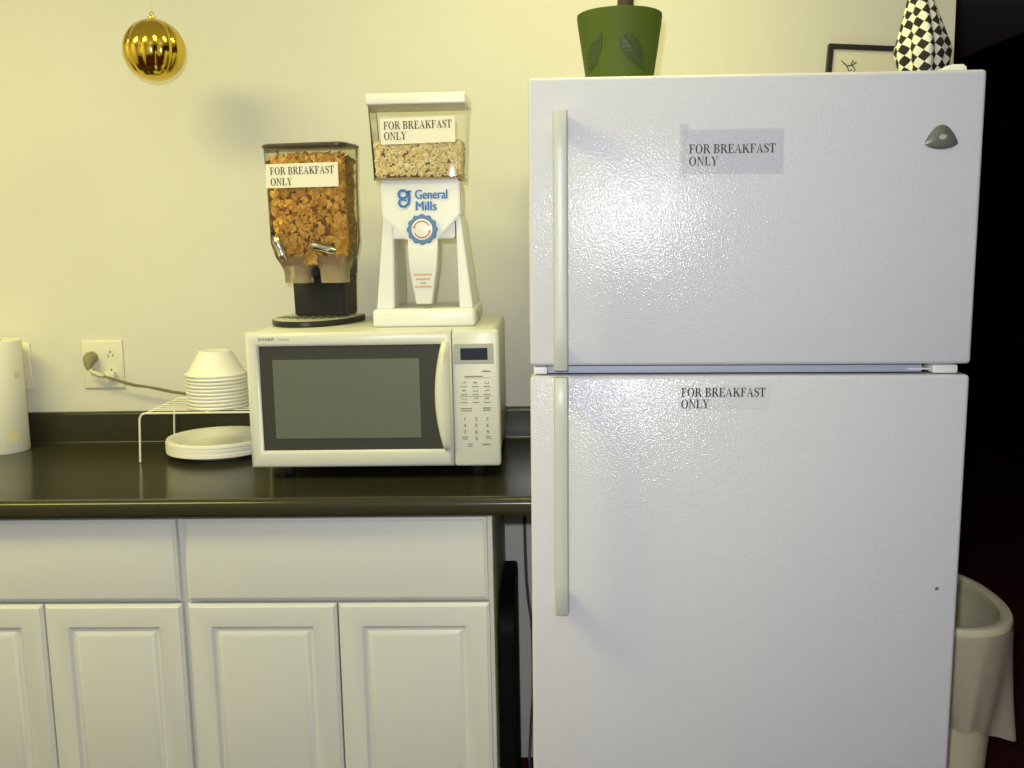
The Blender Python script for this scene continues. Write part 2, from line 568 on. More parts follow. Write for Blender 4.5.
def cabinet(label, x0, x1, xm):
    yf = -0.601
    t = thing('base_cabinet', label, 'cabinet', ((x0 + x1) / 2, -0.3, 0))
    off = t.location.copy()
    bm = new()
    yb = -0.58
    box(bm, x0, x0 + .018, yb + .018, -0.004, 0, .87)
    box(bm, x1 - .018, x1, yb + .018, -0.004, 0, .87)
    box(bm, x0 + .018, x1 - .018, yb + .018, -0.004, .10, .118)
    box(bm, x0 + .018, x1 - .018, -0.016, -0.004, .118, .87)
    box(bm, x0 + .018, x1 - .018, -0.52, -0.505, 0, .10)
    box(bm, x0 + .018, x1 - .018, yb + .018, -0.5, .852, .87)
    link('carcass', bm, 'cab_in', t, off, smooth=False)
    bm = new()
    box(bm, x0, x0 + .03, yb, yb + .018, .10, .8705, .0008, 1)
    box(bm, x1 - .03, x1, yb, yb + .018, .10, .8705, .0008, 1)
    box(bm, x0 + .03, x1 - .03, yb, yb + .018, .845, .8705)
    box(bm, x0 + .03, x1 - .03, yb, yb + .018, .66, .70)
    box(bm, x0 + .03, x1 - .03, yb, yb + .018, .10, .13)
    link('face_frame', bm, 'cabinet', t, off, smooth=False)
    g = 0.0065
    bm = new()
    panel_front(bm, x0 + g, x1 - g - 0.003, 0.683, 0.862, yb, yf, False)
    link('drawer_front', bm, 'cabinet', t, off, angle=25)
    for a, b in ((x0 + g - .003, xm - .0015), (xm + .0015, x1 - g - .001)):
        bm = new()
        panel_front(bm, a, b, 0.115, 0.6765, yb, yf, True)
        link('door', bm, 'cabinet', t, off, angle=25)
    return t


cabinet('cream base cabinet under the microwave, beside the refrigerator', -0.7445, -0.0915, -0.4205)
cabinet('cream base cabinet under the paper towel roll and outlets', -1.3975, -0.7445, -1.051)

# ------------------------------------------------------------------ refrigerator
FX, FY, FW = -0.0042, -0.859, 0.7610
fr = thing('refrigerator', 'white top-freezer refrigerator with textured doors beside the counter', 'refrigerator',
           (FX + FW / 2, -0.46, 0), (0, R(0.4), R(-0.9)))
fo = Vector(fr.location)
x0, x1 = FX, FX + FW
bm = new()
box(bm, x0 + .004, x1 - .004, FY + .075, -0.05, 0.03, 1.676, .006)
link('cabinet_body', bm, 'fridge_body', fr, fo)
for fx in (x0 + .05, x1 - .05):
    for fy_ in (FY + .12, -0.10):
        bm = new()
        lathe(bm, [(.02, .006), (.02, .02), (.012, .022), (.012, .034)], fx, fy_, 16)
        link('levelling_foot', bm, 'black_plastic', fr, fo)
bm = new(); box(bm, x0 + .02, x1 - .02, FY + .045, FY + .078, 0.025, 0.115, .003)
for k in range(6):
    box(bm, x0 + .04, x1 - .04, FY + .041, FY + .046, .035 + k * .013, .041 + k * .013)
link('kick_grille', bm, 'white_plastic', fr, fo)
bm = new(); box(bm, x0, x1, FY, FY + .062, 1.206, 1.698, .007, 3)
link('freezer_door', bm, 'fridge', fr, fo)
bm = new(); box(bm, x0, x1, FY, FY + .062, 0.125, 1.1875, .007, 3)
link('refrigerator_door', bm, 'fridge', fr, fo)
bm = new(); box(bm, x0 + .012, x1 - .012, FY + .062, FY + .076, 1.222, 1.672, .002); box(bm, x0 + .012, x1 - .012, FY + .062, FY + .076, 0.14, 1.18, .002)
link('door_gasket', bm, 'gasket', fr, fo)
bm = new(); box(bm, x0 + .03, x1 - .075, FY + .022, FY + .074, 1.190, 1.203, .002)
link('mullion_strip', bm, 'gasket', fr, fo)
# hinges
bm = new(); box(bm, x1 - .062, x1 - .018, FY + .008, FY + .07, 1.189, 1.2045, .004); box(bm, x1 - .10, x1 - .05, FY + .02, FY + .07, 1.194, 1.197, .001)
link('centre_hinge', bm, 'white_plastic', fr, fo)
bm = new(); box(bm, x0 + .006, x0 + .03, FY + .012, FY + .07, 1.190, 1.203, .002)
link('hinge_plug', bm, 'white_plastic', fr, fo)
bm = new()
loft(bm, [[(x1 - .068 + u * .058 * (1 - .0 * k) + .0, FY + .05 + v * .1, z) for u, v in ((0, 0), (1, 0), (1, 1), (0, 1))] for k, z in ((0, 1.6765),)] +
     [[(x1 - .066 + u * .054, FY + .052 + v * .096, 1.700) for u, v in ((0, 0), (1, 0), (1, 1), (0, 1))],
      [(x1 - .040 + u * .026, FY + .056 + v * .085, 1.715) for u, v in ((0, 0), (1, 0), (1, 1), (0, 1))]])
bmesh.ops.bevel(bm, geom=list(bm.edges), offset=.003, segments=2, affect='EDGES')
link('hinge_cover', bm, 'foam', fr, fo)
bm = new(); box(bm, x0 + .008, x0 + .045, FY + .03, FY + .11, 1.6765, 1.701, .004)
link('corner_cap', bm, 'white_plastic', fr, fo)


def handle(z0, z1, ztop_round):
    """a flat bar that stands off the door on two feet"""
    bm = new()
    yo = FY - .044
    hw = .0125
    xc = FX + .0545
    n = 14
    rings = []
    for i in range(n + 1):
        t = i / n
        z = z0 + (z1 - z0) * t
        d = 0.0
        e = min(t, 1 - t)
        if e < .10:
            d = .012 * (1 - e / .10) ** 2
        rings.append([(xc + u * hw, yo + d + v * .008, z) for u, v in ((-1, .6), (-.8, -.7), (0, -1), (.8, -.7), (1, .6), (.7, 1), (-.7, 1))])
    loft(bm, rings)
    for za, zb in ((z0, z0 + .04), (z1 - .04, z1)):
        box(bm, xc - .010, xc + .010, yo + .004, FY - .0005, za + .003, zb - .003, .003)
    return bm


link('freezer_handle', handle(1.203, 1.640, True), 'handle', fr, fo)
link('refrigerator_handle', handle(.762, 1.190, False), 'handle', fr, fo)

# maker's badge
bm = new()
bx, bz, bw, bh = 0.6925 - .006, 1.5890, .0270, .0200
out = [(.97, -.62), (1.0, -.5), (.93, -.22), (.80, .10), (.62, .45), (.42, .76), (.22, .94), (0, 1.0), (-.22, .94), (-.42, .76), (-.62, .45), (-.80, .10), (-.93, -.22), (-1.0, -.5), (-.97, -.62),
       (-.75, -.80), (-.45, -.93), (-.15, -1.0), (.15, -1.0), (.45, -.93), (.75, -.80)]
loft(bm, [[(bx + u * bw, FY - .0002, bz + v * bh) for u, v in out], [(bx + u * bw, FY - .003, bz + v * bh) for u, v in out],
          [(bx + u * bw * .8, FY - .0055, bz + v * bh * .8) for u, v in out], [(bx + u * bw * .3, FY - .0065, bz + v * bh * .3) for u, v in out]])
badge = link('badge', bm, 'badge', fr, fo)
bm = new()
prism(bm, [(bx - .007, bz - .001), (bx - .002, bz - .005), (bx + .004, bz - .004), (bx + .007, bz + .002), (bx + .001, bz + .004), (bx - .004, bz + .003)], FY - .0075, FY - .006)
link('emblem', bm, 'badge_mark', badge, fo)


def door_notice(xa, xb, za, zb, tx, tw, l1, l2, h, w2):
    bm = new()
    bm.faces.new([bm.verts.new((u, FY - .0004, v)) for u, v in ((xa, za), (xb, za), (xb, zb), (xa, zb))])
    lab = link('notice_label', bm, 'tape', fr, fo, smooth=False)
    bm = new()
    serif(bm, 'FOR BREAKFAST', tx, l1, h, tw, FY - .0006)
    serif(bm, 'ONLY', tx, l2, h, w2, FY - .0006)
    link('lettering', bm, 'ink', lab, fo, smooth=False)


door_notice(.2575, .4265, 1.5335, 1.608, .2680, .1455, 1.5680, 1.5478, .0150, .0500)
door_notice(.2550, .4160, 1.1275, 1.1715, .2605, .1470, 1.1505, 1.1300, .0158, .0500)
bm = new(); bm.faces.new([bm.verts.new((u, FY - .0008, v)) for u, v in ((.2520, 1.528), (.2655, 1.528), (.2655, 1.617), (.2520, 1.617))])
link('tape_strip', bm, 'tape', fr, fo, smooth=False)
bm = new(); lathe(bm, [(.0035, 0), (.003, .001), (.0012, .0018)], 0, 0, 10)
bmesh.ops.rotate(bm, verts=bm.verts, matrix=Matrix.Rotation(PI / 2, 3, 'X'))
bmesh.ops.translate(bm, verts=bm.verts, vec=(.7190, FY - .0001, .8025))
link('chip_mark', bm, 'badge', fr, fo)

# ------------------------------------------------------------------ microwave
MT = 1.237
mx0, mx1, mf, mb, mz0 = -0.632, -0.0765, -0.45, -0.045, 0.934
mw = thing('microwave_oven', 'ivory countertop microwave oven carrying two cereal dispensers', 'microwave', ((mx0 + mx1) / 2, -0.25, CZ))
mo = Vector(mw.location)
bm = new(); box(bm, mx0 + .006, mx1 - .004, mf + .03, mb, mz0 + .004, MT, .012, 3)
link('case', bm, 'mw', mw, mo)
for fx in (mx0 + .07, mx1 - .055):
    for fy_ in (mf + .055, mb - .05):
        bm = new(); lathe(bm, [(.014, CZ + .0003), (.016, CZ + .006), (.016, mz0 + .006)], fx, fy_, 16)
        link('foot', bm, 'black_plastic', mw, mo)
sx = -0.1790                                  # seam between door and panel
# door: a bezel ring around the glass
gx0, gx1, gz0, gz1 = mx0 + .0300, -0.2020, .9730, 1.2050
bm = new()
def yb(x, z, base=mf):                        # slightly crowned front
    return base
O = [(mx0, mz0), (sx, mz0), (sx, MT - .001), (mx0, MT - .001)]
I = [(gx0, gz0), (gx1, gz0), (gx1, gz1), (gx0, gz1)]
def ins(p, q, t):
    return [(a[0] + (b[0] - a[0]) * t, a[1] + (b[1] - a[1]) * t) for a, b in zip(p, q)]
def shrink(p, d):
    cx = sum(a[0] for a in p) / 4; cz = sum(a[1] for a in p) / 4
    return [(a[0] - d * math.copysign(1, a[0] - cx), a[1] - d * math.copysign(1, a[1] - cz)) for a in p]
rings = [[(x, mf + .032, z) for x, z in O], [(x, mf + .010, z) for x, z in O], [(x, mf + .003, z) for x, z in shrink(O, .003)],
         [(x, mf, z) for x, z in shrink(O, .009)], [(x, mf, z) for x, z in shrink(I, -.007)], [(x, mf + .004, z) for x, z in shrink(I, -.001)],
         [(x, mf + .010, z) for x, z in I]]
loft(bm, rings, True, False)
door = link('door', bm, 'mw', mw, mo, angle=50)
bm = new(); box(bm, gx0 - .001, gx1 + .001, mf + .008, mf + .016, gz0 - .001, gz1 + .001)
link('door_glass', bm, 'mw_glass', door, mo, smooth=False)
bm = new(); box(bm, gx0 + .028, gx1 - .049, mf + .0065, mf + .0082, gz0 + .026, gz1 - .030, .0005, 1)
link('window_screen', bm, 'mw_screen', door, mo, smooth=False)
# handle: a bowed lens-shaped grip between glass and seam
bm = new()
N = 18
rings = []
for i in range(N + 1):
    t = i / N
    z = gz0 - .002 + (gz1 - gz0 + .008) * t
    bow = .018 * (1 - (2 * t - 1) ** 2)
    xl = gx1 + .001 - bow
    xr = sx - .005
    xm_ = (xl * .45 + xr * .55)
    d = .012 + .010 * (1 - (2 * t - 1) ** 4)
    if i in (0, N):
        d = .003
    rings.append([(xl, mf + .008, z), (xl + .002, mf - d * .5, z), (xl + .006, mf - d * .85, z), (xm_, mf - d, z), (xr - .004, mf - d * .6, z), (xr, mf + .001, z), (xr, mf + .008, z)])
loft(bm, rings)
link('handle', bm, 'mw_handle', door, mo, angle=60)
# control panel
bm = new(); box(bm, sx + .001, mx1, mf, mf + .032, mz0, MT - .001, .007, 3)
cp = link('control_panel', bm, 'mw', mw, mo)
bm = new(); box(bm, -.1745, -.0880, mf - .0012, mf + .001, 1.1620, 1.2060, .001, 1)
link('display_frame', bm, 'mw_bezel', cp, mo, smooth=False)
bm = new(); box(bm, -.1600, -.1010, mf - .002, mf - .001, 1.1705, 1.1965, .0005, 1)
link('display', bm, 'lcd', cp, mo, smooth=False)
bm = new()
yk = mf - .0006
def dash(x, z, w_, h=.0016, s=0):
    vs = [bm.verts.new((x + a, yk, z + b)) for a, b in ((-w_ / 2, -h / 2), (w_ / 2, -h / 2), (w_ / 2, h / 2), (-w_ / 2, h / 2))]
    bm.faces.new(vs)
px = (-.154, -.129, -.104)
dash(-.105, 1.1450, .020, .0022); dash(-.105, 1.1467, .012, .001)
dash(-.132, 1.1345, .040, .0022); dash(-.126, 1.1312, .056, .0008)
link('title_print', bm, 'grey_ink', cp, mo, smooth=False)
bm = new()
for row, z in enumerate((1.1165, 1.0990, 1.0815)):
    for c, xx in enumerate(px):
        # small food pictograms: outline shapes
        if (row + c) % 3 == 0:
            dash(xx, z + .004, .010, .0012); dash(xx + .003, z + .006, .005, .0014)
        elif (row + c) % 3 == 1:
            dash(xx, z + .0045, .008, .0030)
        else:
            for q in (-.004, .004):
                dash(xx + q, z + .004, .0012, .005)
            dash(xx, z + .0018, .009, .0010)
        dash(xx, z - .0045, .015, .0018)
    if row == 1:
        dash(-.129, z - .0085, .072, .0010)
link('pictogram_print', bm, 'grey_ink', cp, mo, smooth=False)
bm = new()
dash(px[0] + .004, 1.0635, .024, .0024); dash(px[0] + .004, 1.0585, .024, .0020)
dash(px[2] - .001, 1.0645, .017, .0026); dash(px[2] - .001, 1.0595, .017, .0022)
dash(px[0], 1.0000, .013, .0020); dash(px[0], 0.9960, .011, .0016)
dash(px[2] + .001, 1.0010, .011, .0020); dash(px[2] + .002, 0.9965, .014, .0014)
dash(-.1435, .9845, .010, .0022); dash(-.1430, .9800, .011, .0020)
dash(-.1080, .9835, .018, .0030)
link('command_print', bm, 'grey_ink', cp, mo, smooth=False)
bm = new()
for k, ch in enumerate('1234567890'):
    r_, c_ = (3, 1) if ch == '0' else divmod(k, 3)
    b2 = font_mesh(ch, .0105, .0003, 'CENTER')
    me = bpy.data.meshes.new('d'); 
    bmesh.ops.translate(b2, verts=b2.verts, vec=(px[c_], yk, 1.0415 - .0145 * r_ - .0045))
    b2.to_mesh(me); b2.free()
    bm.from_mesh(me)
    bpy.data.meshes.remove(me)
link('key_digit_print', bm, 'grey_ink', cp, mo, smooth=False)
nm = put_text('maker_lettering', 'SHARP', .0105, mx0 + .030, mf - .0006, 1.2180, 'grey_ink', door, mo, .0003, wx=.036)
put_text('model_lettering', 'Carousel', .0095, mx0 + .073, mf - .0006, 1.2185, 'pale_ink', door, mo, 0, wx=.026)

# ------------------------------------------------------------------ black double cereal dispenser
random.seed(7)
bd = thing('cereal_dispenser', 'black double-spout cereal dispenser full of corn flakes, on the microwave', 'dispenser',
           (-0.512, -0.215, MT + .0003), (0, 0, R(-9)))
def Dring(a, b, bk, n=24, s=1.0):
    """D-shaped plan: half ellipse in front, shallow back"""
    pts = []
    for i in range(n + 1):
        t = PI + PI * i / n
        pts.append((a * s * math.cos(t), b * s * math.sin(t)))
    pts += [(a * s, bk * s * .7), (a * s * .9, bk * s), (-a * s * .9, bk * s), (-a * s, bk * s * .7)]
    return pts
bm = new()
D = lambda s, z: [(x - .010, y, z) for x, y in Dring(.098, .145, .09, s=s)]
loft(bm, [D(.97, 0), D(1.0, .003), D(1.0, .011), D(.98, .0135)])
base = link('base', bm, 'black_plastic', bd)
bm = new()
loft(bm, [D(.965, .0130), D(.965, .0145), D(.92, .0150)])
link('drip_tray', bm, 'tray_metal', base)
bm = new()
for k in range(-4, 5):
    xx = k * .019
    yy = -.125 * math.sqrt(max(0, 1 - (xx / .1) ** 2))
    a = [(xx - .005, yy * .62), (xx + .003, yy * .62), (xx + .009, yy * .1), (xx + .001, yy * .1)]
    loft(bm, [[(x - .010, y, .0146) for x, y in a], [(x - .010, y, .0158) for x, y in a]])
link('tray_slot', bm, 'black_plastic', base, smooth=False)
# column
bm = new()
def cring(w0, w1, y0, y1, z):
    return [(w0, y0, z), (w1, y0, z), (w1, y1, z), (w0, y1, z)]
loft(bm, [cring(-.066, .060, -.004, .085, .016), cring(-.068, .062, -.004, .085, .10), cring(-.070, .064, 0.0, .085, .112)])
loft(bm, [cring(-.070, .064, .012, .085, .110), cring(-.068, .070, .012, .085, .22), cring(-.060, .070, .030, .085, .24)])
loft(bm, [cring(-.016, .018, -.060, .02, .112), cring(-.013, .015, -.060, .02, .150), cring(-.004, .006, -.055, .02, .176)])
bmesh.ops.bevel(bm, geom=list(bm.edges), offset=.003, segments=2, affect='EDGES')
link('column', bm, 'black_plastic', bd)
# hopper: rounded box shell narrowing to two spouts
HX = .018
def hring(wd, dp, cy, z, r=.024):
    return [(x, y, z) for x, y in rrect(wd, dp, r, 5, HX, cy)]
bm = new()
H = [(.150, .078, -.052, .135, .012), (.176, .094, -.056, .158, .018), (.190, .108, -.060, .190, .022), (.190, .116, -.062, .32, .024), (.196, .120, -.063, .405, .024)]
loft(bm, [hring(*h) for h in H], False, False)
hop = link('hopper', bm, 'clear_smoke', bd)
bm = new()
loft(bm, [hring(.196, .120, -.063, .402), hring(.200, .124, -.063, .403), hring(.200, .124, -.063, .408), hring(.192, .115, -.063, .411)])
link('lid', bm, 'lid_smoke', bd)
for sx_ in (-1, 1):
    cx = HX + sx_ * .044
    bm = new()
    loft(bm, [[(cx + a * q, -.060 + b * q2, z) for a, b in rrect(1, 1, .3, 4)] for q, q2, z in ((.060, .052, .098), (.062, .056, .125), (.072, .066, .138), (.080, .07, .160))], False, False)
    sp = link('spout', bm, 'frost', bd)
    # crank lever
    bm = new()
    tilt = R(20 if sx_ < 0 else 74)
    L = .028
    dx, dz = math.sin(tilt) * L, math.cos(tilt) * L
    c0 = Vector((cx - (.016 if sx_ < 0 else .000), -.124, .178))
    tube(bm, [c0 + Vector((-dx, 0, dz)), c0 + Vector((-dx * .6, -.004, dz * .6)), c0, c0 + Vector((dx * .6, -.004, -dz * .6)), c0 + Vector((dx, 0, -dz))], [.0070, .0105, .0095, .0105, .0070], 10)
    tube(bm, [c0, c0 + Vector((0, .03, 0))], .006, 10)
    link('lever', bm, 'chrome', bd)
# paper notice
bm = new()
box(bm, -.067, .104, -.1258, -.1251, .313, .366)
for v in bm.verts:
    v.co.z += .0
lab = link('notice_label', bm, 'paper', bd, smooth=False)
bm = new()
serif(bm, 'FOR BREAKFAST', -.057, .3420, .0165, .152, -.1259)
serif(bm, 'ONLY', -.057, .3185, .0160, .053, -.1259)
link('lettering', bm, 'ink', lab, smooth=False)


def inside_fill(H, k, zmax):
    rings = []
    for wd, dp, cy, z, r in H:
        if z > zmax:
            break
        rings.append([(x, y, z) for x, y in rrect(wd * k, dp * k, r * k, 5, 0, cy)])
    return rings


def flake(bm, p, s, rot):
    """one bent, thickened flake"""
    n = 6
    top, bot = [], []
    for i in range(n):
        t = 2 * PI * i / n + random.uniform(-.3, .3)
        rr = s * random.uniform(.7, 1.1)
        v = Vector((rr * math.cos(t), rr * math.sin(t) * .8, s * .45 * math.cos(2 * t)))
        top.append(bm.verts.new(rot @ (v + Vector((0, 0, s * .09))) + p))
        bot.append(bm.verts.new(rot @ (v - Vector((0, 0, s * .09))) + p))
    c1 = bm.verts.new(rot @ Vector((0, 0, s * .15)) + p)
    c2 = bm.verts.new(rot @ Vector((0, 0, -s * .05)) + p)
    for i in range(n):
        j = (i + 1) % n
        bm.faces.new((top[i], top[j], c1))
        bm.faces.new((bot[j], bot[i], c2))
        bm.faces.new((top[i], bot[i], bot[j], top[j]))


def rrot():
    return Euler((random.uniform(0, 6.28), random.uniform(0, 6.28), random.uniform(0, 6.28))).to_matrix()


# corn flakes heaped in the hopper
bm = new()
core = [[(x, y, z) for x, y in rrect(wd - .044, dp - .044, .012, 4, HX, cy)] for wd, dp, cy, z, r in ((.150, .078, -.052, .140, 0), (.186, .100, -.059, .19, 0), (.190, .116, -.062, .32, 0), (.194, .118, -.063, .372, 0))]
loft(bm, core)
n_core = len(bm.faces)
def hop_at(z):
    for a, b in zip(H, H[1:]):
        if a[3] <= z <= b[3]:
            t = (z - a[3]) / (b[3] - a[3])
            return [a[i] + (b[i] - a[i]) * t for i in range(3)]
    return H[-1][:3]
for _ in range(900):
    z = random.uniform(.146, .380)
    wd, dp, cy = hop_at(z)
    wd -= .030; dp -= .030
    u = random.random()
    side = random.choice('FFFFFLRRB')
    if side == 'F':
        p = Vector((HX + random.uniform(-wd / 2, wd / 2), cy - dp / 2, z))
    elif side == 'B':
        p = Vector((HX + random.uniform(-wd / 2, wd / 2), cy + dp / 2, z))
    else:
        p = Vector((HX + (-1 if side == 'L' else 1) * wd / 2, cy + random.uniform(-dp / 2, dp / 2), z))
    flake(bm, p, random.uniform(.008, .0125), rrot())
for _ in range(90):
    wd, dp, cy = hop_at(.37)
    flake(bm, Vector((HX + random.uniform(-.075, .075), cy + random.uniform(-.04, .04), random.uniform(.376, .390))), random.uniform(.007, .010), rrot())
for sx_ in (-1, 1):
    for _ in range(14):
        flake(bm, Vector((HX + sx_ * .044 + random.uniform(-.018, .018), -.060 + random.uniform(-.015, .015), random.uniform(.14, .16))), .007, rrot())
cf = link('corn_flakes', bm, 'flake', None, smooth=False)
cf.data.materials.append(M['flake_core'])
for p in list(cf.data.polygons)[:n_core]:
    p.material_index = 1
cf.location = bd.location
cf.rotation_euler = bd.rotation_euler
tag(cf, 'orange corn flakes heaped inside the smoky hopper of the black dispenser', 'cereal', kind='stuff')

# ------------------------------------------------------------------ white dispenser
wd_ = thing('cereal_dispenser', 'white cereal dispenser with blue lettering and gear emblem, on the microwave', 'dispenser', (-0.2465, -0.25, MT + .0003))
wo = Vector(wd_.location)
yF = -0.38
bm = new(); box(bm, -.3605, -.1315, yF, -.14, MT + .0003, MT + .041, .008, 3)
link('base', bm, 'white_plastic', wd_, wo)
# A-shaped stand
bm = new()
for xo, xi, xo2, xi2 in ((-.3520, -.3130, -.3300, -.3080), (-.1365, -.1660, -.1600, -.1700)):
    zb, zt = MT + .039, 1.482
    loft(bm, [[(xo, yF + .012, zb), (xi, yF + .012, zb), (xi, -.16, zb), (xo, -.16, zb)],
              [(xo2, yF + .012, zt), (xi2 , yF + .012, zt), (xi2, -.20, zt), (xo2, -.20, zt)]])
box(bm, -.318, -.172, yF + .014, -.22, 1.432, 1.482)
bmesh.ops.bevel(bm, geom=list(bm.edges), offset=.003, segments=2, affect='EDGES')
link('stand', bm, 'white_plastic', wd_, wo)
# housing that funnels to the chute
bm = new()
hx = [(-.3320, 1.560), (-.3320, 1.482), (-.2760, 1.428), (-.2100, 1.428), (-.1590, 1.482), (-.1590, 1.560)]
loft(bm, [[(x, yF + .002, z) for x, z in hx], [(x, -.262, z) for x, z in hx]])
bmesh.ops.bevel(bm, geom=list(bm.edges), offset=.004, segments=2, affect='EDGES')
hs = link('funnel_housing', bm, 'white_plastic', wd_, wo)
bm = new()
loft(bm, [[(-.2620, yF + .004, 1.288), (-.2270, yF + .004, 1.288), (-.2270, yF + .04, 1.288), (-.2620, yF + .04, 1.288)],
          [(-.2740, yF - .006, 1.37), (-.2130, yF - .006, 1.37), (-.2130, yF + .05, 1.37), (-.2740, yF + .05, 1.37)],
          [(-.2755, yF - .008, 1.412), (-.2090, yF - .008, 1.412), (-.2090, yF + .055, 1.412), (-.2755, yF + .055, 1.412)],
          [(-.2745, yF - .004, 1.436), (-.2100, yF - .004, 1.436), (-.2100, yF + .055, 1.436), (-.2745, yF + .055, 1.436)]])
bmesh.ops.bevel(bm, geom=list(bm.edges), offset=.002, segments=1, affect='EDGES')
ch = link('chute', bm, 'white_plastic', wd_, wo)
bm = new()
for k, (z, w_) in enumerate(((1.354, .040), (1.344, .032), (1.335, .012), (1.327, .038))):
    n_ = max(2, int(w_ / .005))
    for q in range(n_):
        xx = -.2440 - w_ / 2 + w_ * q / n_
        yy = yF - .0048 + (.37 + 1 - z) * 0.0
        t = (z - 1.288) / (1.37 - 1.288)
        yy = yF + .004 - .010 * t - .0006
        vs = [bm.verts.new((xx + a * w_ / n_ * .8, yy, z + b)) for a, b in ((0, -.0018), (1, -.0018), (1, .0018), (0, .0018))]
        bm.faces.new(vs)
link('red_instruction_print', bm, 'pinkred', ch, wo, smooth=False)
# gear dial
bm = new()
gx, gz = -.2425, 1.4525
def gear(rad, amp, y):
    return [(gx + (rad + amp * math.cos(12 * t)) * math.cos(t), y, gz + (rad + amp * math.cos(12 * t)) * math.sin(t)) for t in [2 * PI * i / 96 for i in range(96)]]
loft(bm, [gear(.0325, .0016, yF + .003), gear(.0325, .0016, yF - .007), gear(.0305, .0014, yF - .009)])
dial = link('dial', bm, 'gearblue', wd_, wo)
bm = new()
loft(bm, [[(gx + rr * math.cos(2 * PI * i / 48), yy, gz + rr * math.sin(2 * PI * i / 48)) for i in range(48)] for rr, yy in ((.0230, yF - .0085), (.0230, yF - .0098), (.0215, yF - .0102))])
face = link('dial_face', bm, 'white_plastic', dial, wo)
bm = new()
for a0, a1 in ((25, 160), (205, 340)):
    n_ = 20
    for i in range(n_):
        q = []
        for a, rr in ((i, .0165), (i, .0190), (i + 1, .0190), (i + 1, .0165)):
            t = R(a0 + (a1 - a0) * a / n_)
            q.append(bm.verts.new((gx + rr * math.cos(t), yF - .0106, gz + rr * math.sin(t))))
        bm.faces.new(q)
    t = R(a1); tt = R(a1 + 18)
    bm.faces.new([bm.verts.new((gx + rr * math.cos(t_), yF - .0106, gz + rr * math.sin(t_))) for rr, t_ in ((.0145, t), (.0210, t), (.0177, tt))])
link('arrow_print', bm, 'red', dial, wo, smooth=False)
# maker's lettering and script letter mark
put_text('maker_lettering', 'General', 0.0285, -.2580, yF - .0002, 1.5185, 'blue', hs, wo, .0016, wx=.0700)
put_text('maker_lettering', 'Mills', 0.0285, -.2580, yF - .0002, 1.4935, 'blue', hs, wo, .0016, wx=.0450)
bm = new()
def swash(pts, ws):
    out = []
    _stroke(out, pts, ws)
    for n_, q in enumerate(out):
        vs = [bm.verts.new((x, yF - .0003 - .000002 * (n_ % 3), z)) for x, z in q]
        bm.faces.new(vs)
lx, lz = -.2800, 1.5270
# looped script letter: small upper loop, right stem, tail curling under to the bowl
swash([(lx + .0095 * math.cos(R(a)) - .003, lz + .0085 * math.sin(R(a)) + .002) for a in range(20, 381, 20)], [.006] * 19)
swash([(lx + .0075, lz + .008), (lx + .011, lz + .003), (lx + .0105, lz - .008), (lx + .0085, lz - .018), (lx + .001, lz - .0245), (lx - .008, lz - .0235), (lx - .0125, lz - .017), (lx - .0105, lz - .0105), (lx - .004, lz - .0085), (lx + .004, lz - .0125)],
      [.004, .0055, .0065, .0065, .006, .006, .006, .0055, .005, .003])
swash([(lx + .007, lz + .006), (lx + .012, lz + .009), (lx + .016, lz + .007)], [.004, .004, .002])
link('script_emblem', bm, 'blue', hs, wo, smooth=False)
# clear bin
bm = new()
def bring(x0_, x1_, y0_, y1_, z, r=.012):
    return [(x, y, z) for x, y in rrect(x1_ - x0_, y1_ - y0_, r, 4, (x0_ + x1_) / 2, (y0_ + y1_) / 2)]
loft(bm, [bring(-.3415, -.1540, yF - .002, -.265, 1.5605), bring(-.3460, -.1500, yF - .008, -.262, 1.566), bring(-.3530, -.1430, yF - .013, -.258, 1.722)], True, False)
link('clear_bin', bm, 'clear', wd_, wo)
bm = new()
loft(bm, [bring(-.3400, -.1555, yF - .002, -.265, 1.5600), bring(-.3465, -.1495, yF - .008, -.261, 1.5600), bring(-.3475, -.1485, yF - .009, -.260, 1.5645), bring(-.340, -.1555, yF - .002, -.265, 1.5645)])
link('bin_rim', bm, 'frost', wd_, wo)
bm = new()
box(bm, -.3565, -.1395, yF - .016, -.255, 1.7185, 1.7425, .004, 3)
link('lid', bm, 'white_plastic', wd_, wo)
bm = new()
ty = yF - .0135
box(bm, -.3255, -.1640, ty - .0004, ty, 1.6365, 1.6910)
for v in bm.verts:
    v.co.y += (1.70 - v.co.z) * .04
    v.co.z += (v.co.x + .25) * .02
lab = link('notice_label', bm, 'paper', wd_, wo, smooth=False)
bm = new()
serif(bm, 'FOR BREAKFAST', -.3190, 1.6665, .0165, .1480, ty - .0006, slope=.012)
serif(bm, 'ONLY', -.3190, 1.6445, .0165, .0500, ty - .0006, slope=.012)
for v in bm.verts:
    v.co.y += (1.70 - v.co.z) * .04
link('lettering', bm, 'ink', lab, wo, smooth=False)
bm = new()
tube(bm, [(-.134, -.30, MT + .030), (-.128, -.30, MT + .026), (-.128, -.30, MT + .012)], .003, 8)
link('side_clip', bm, 'chrome', wd_, wo)
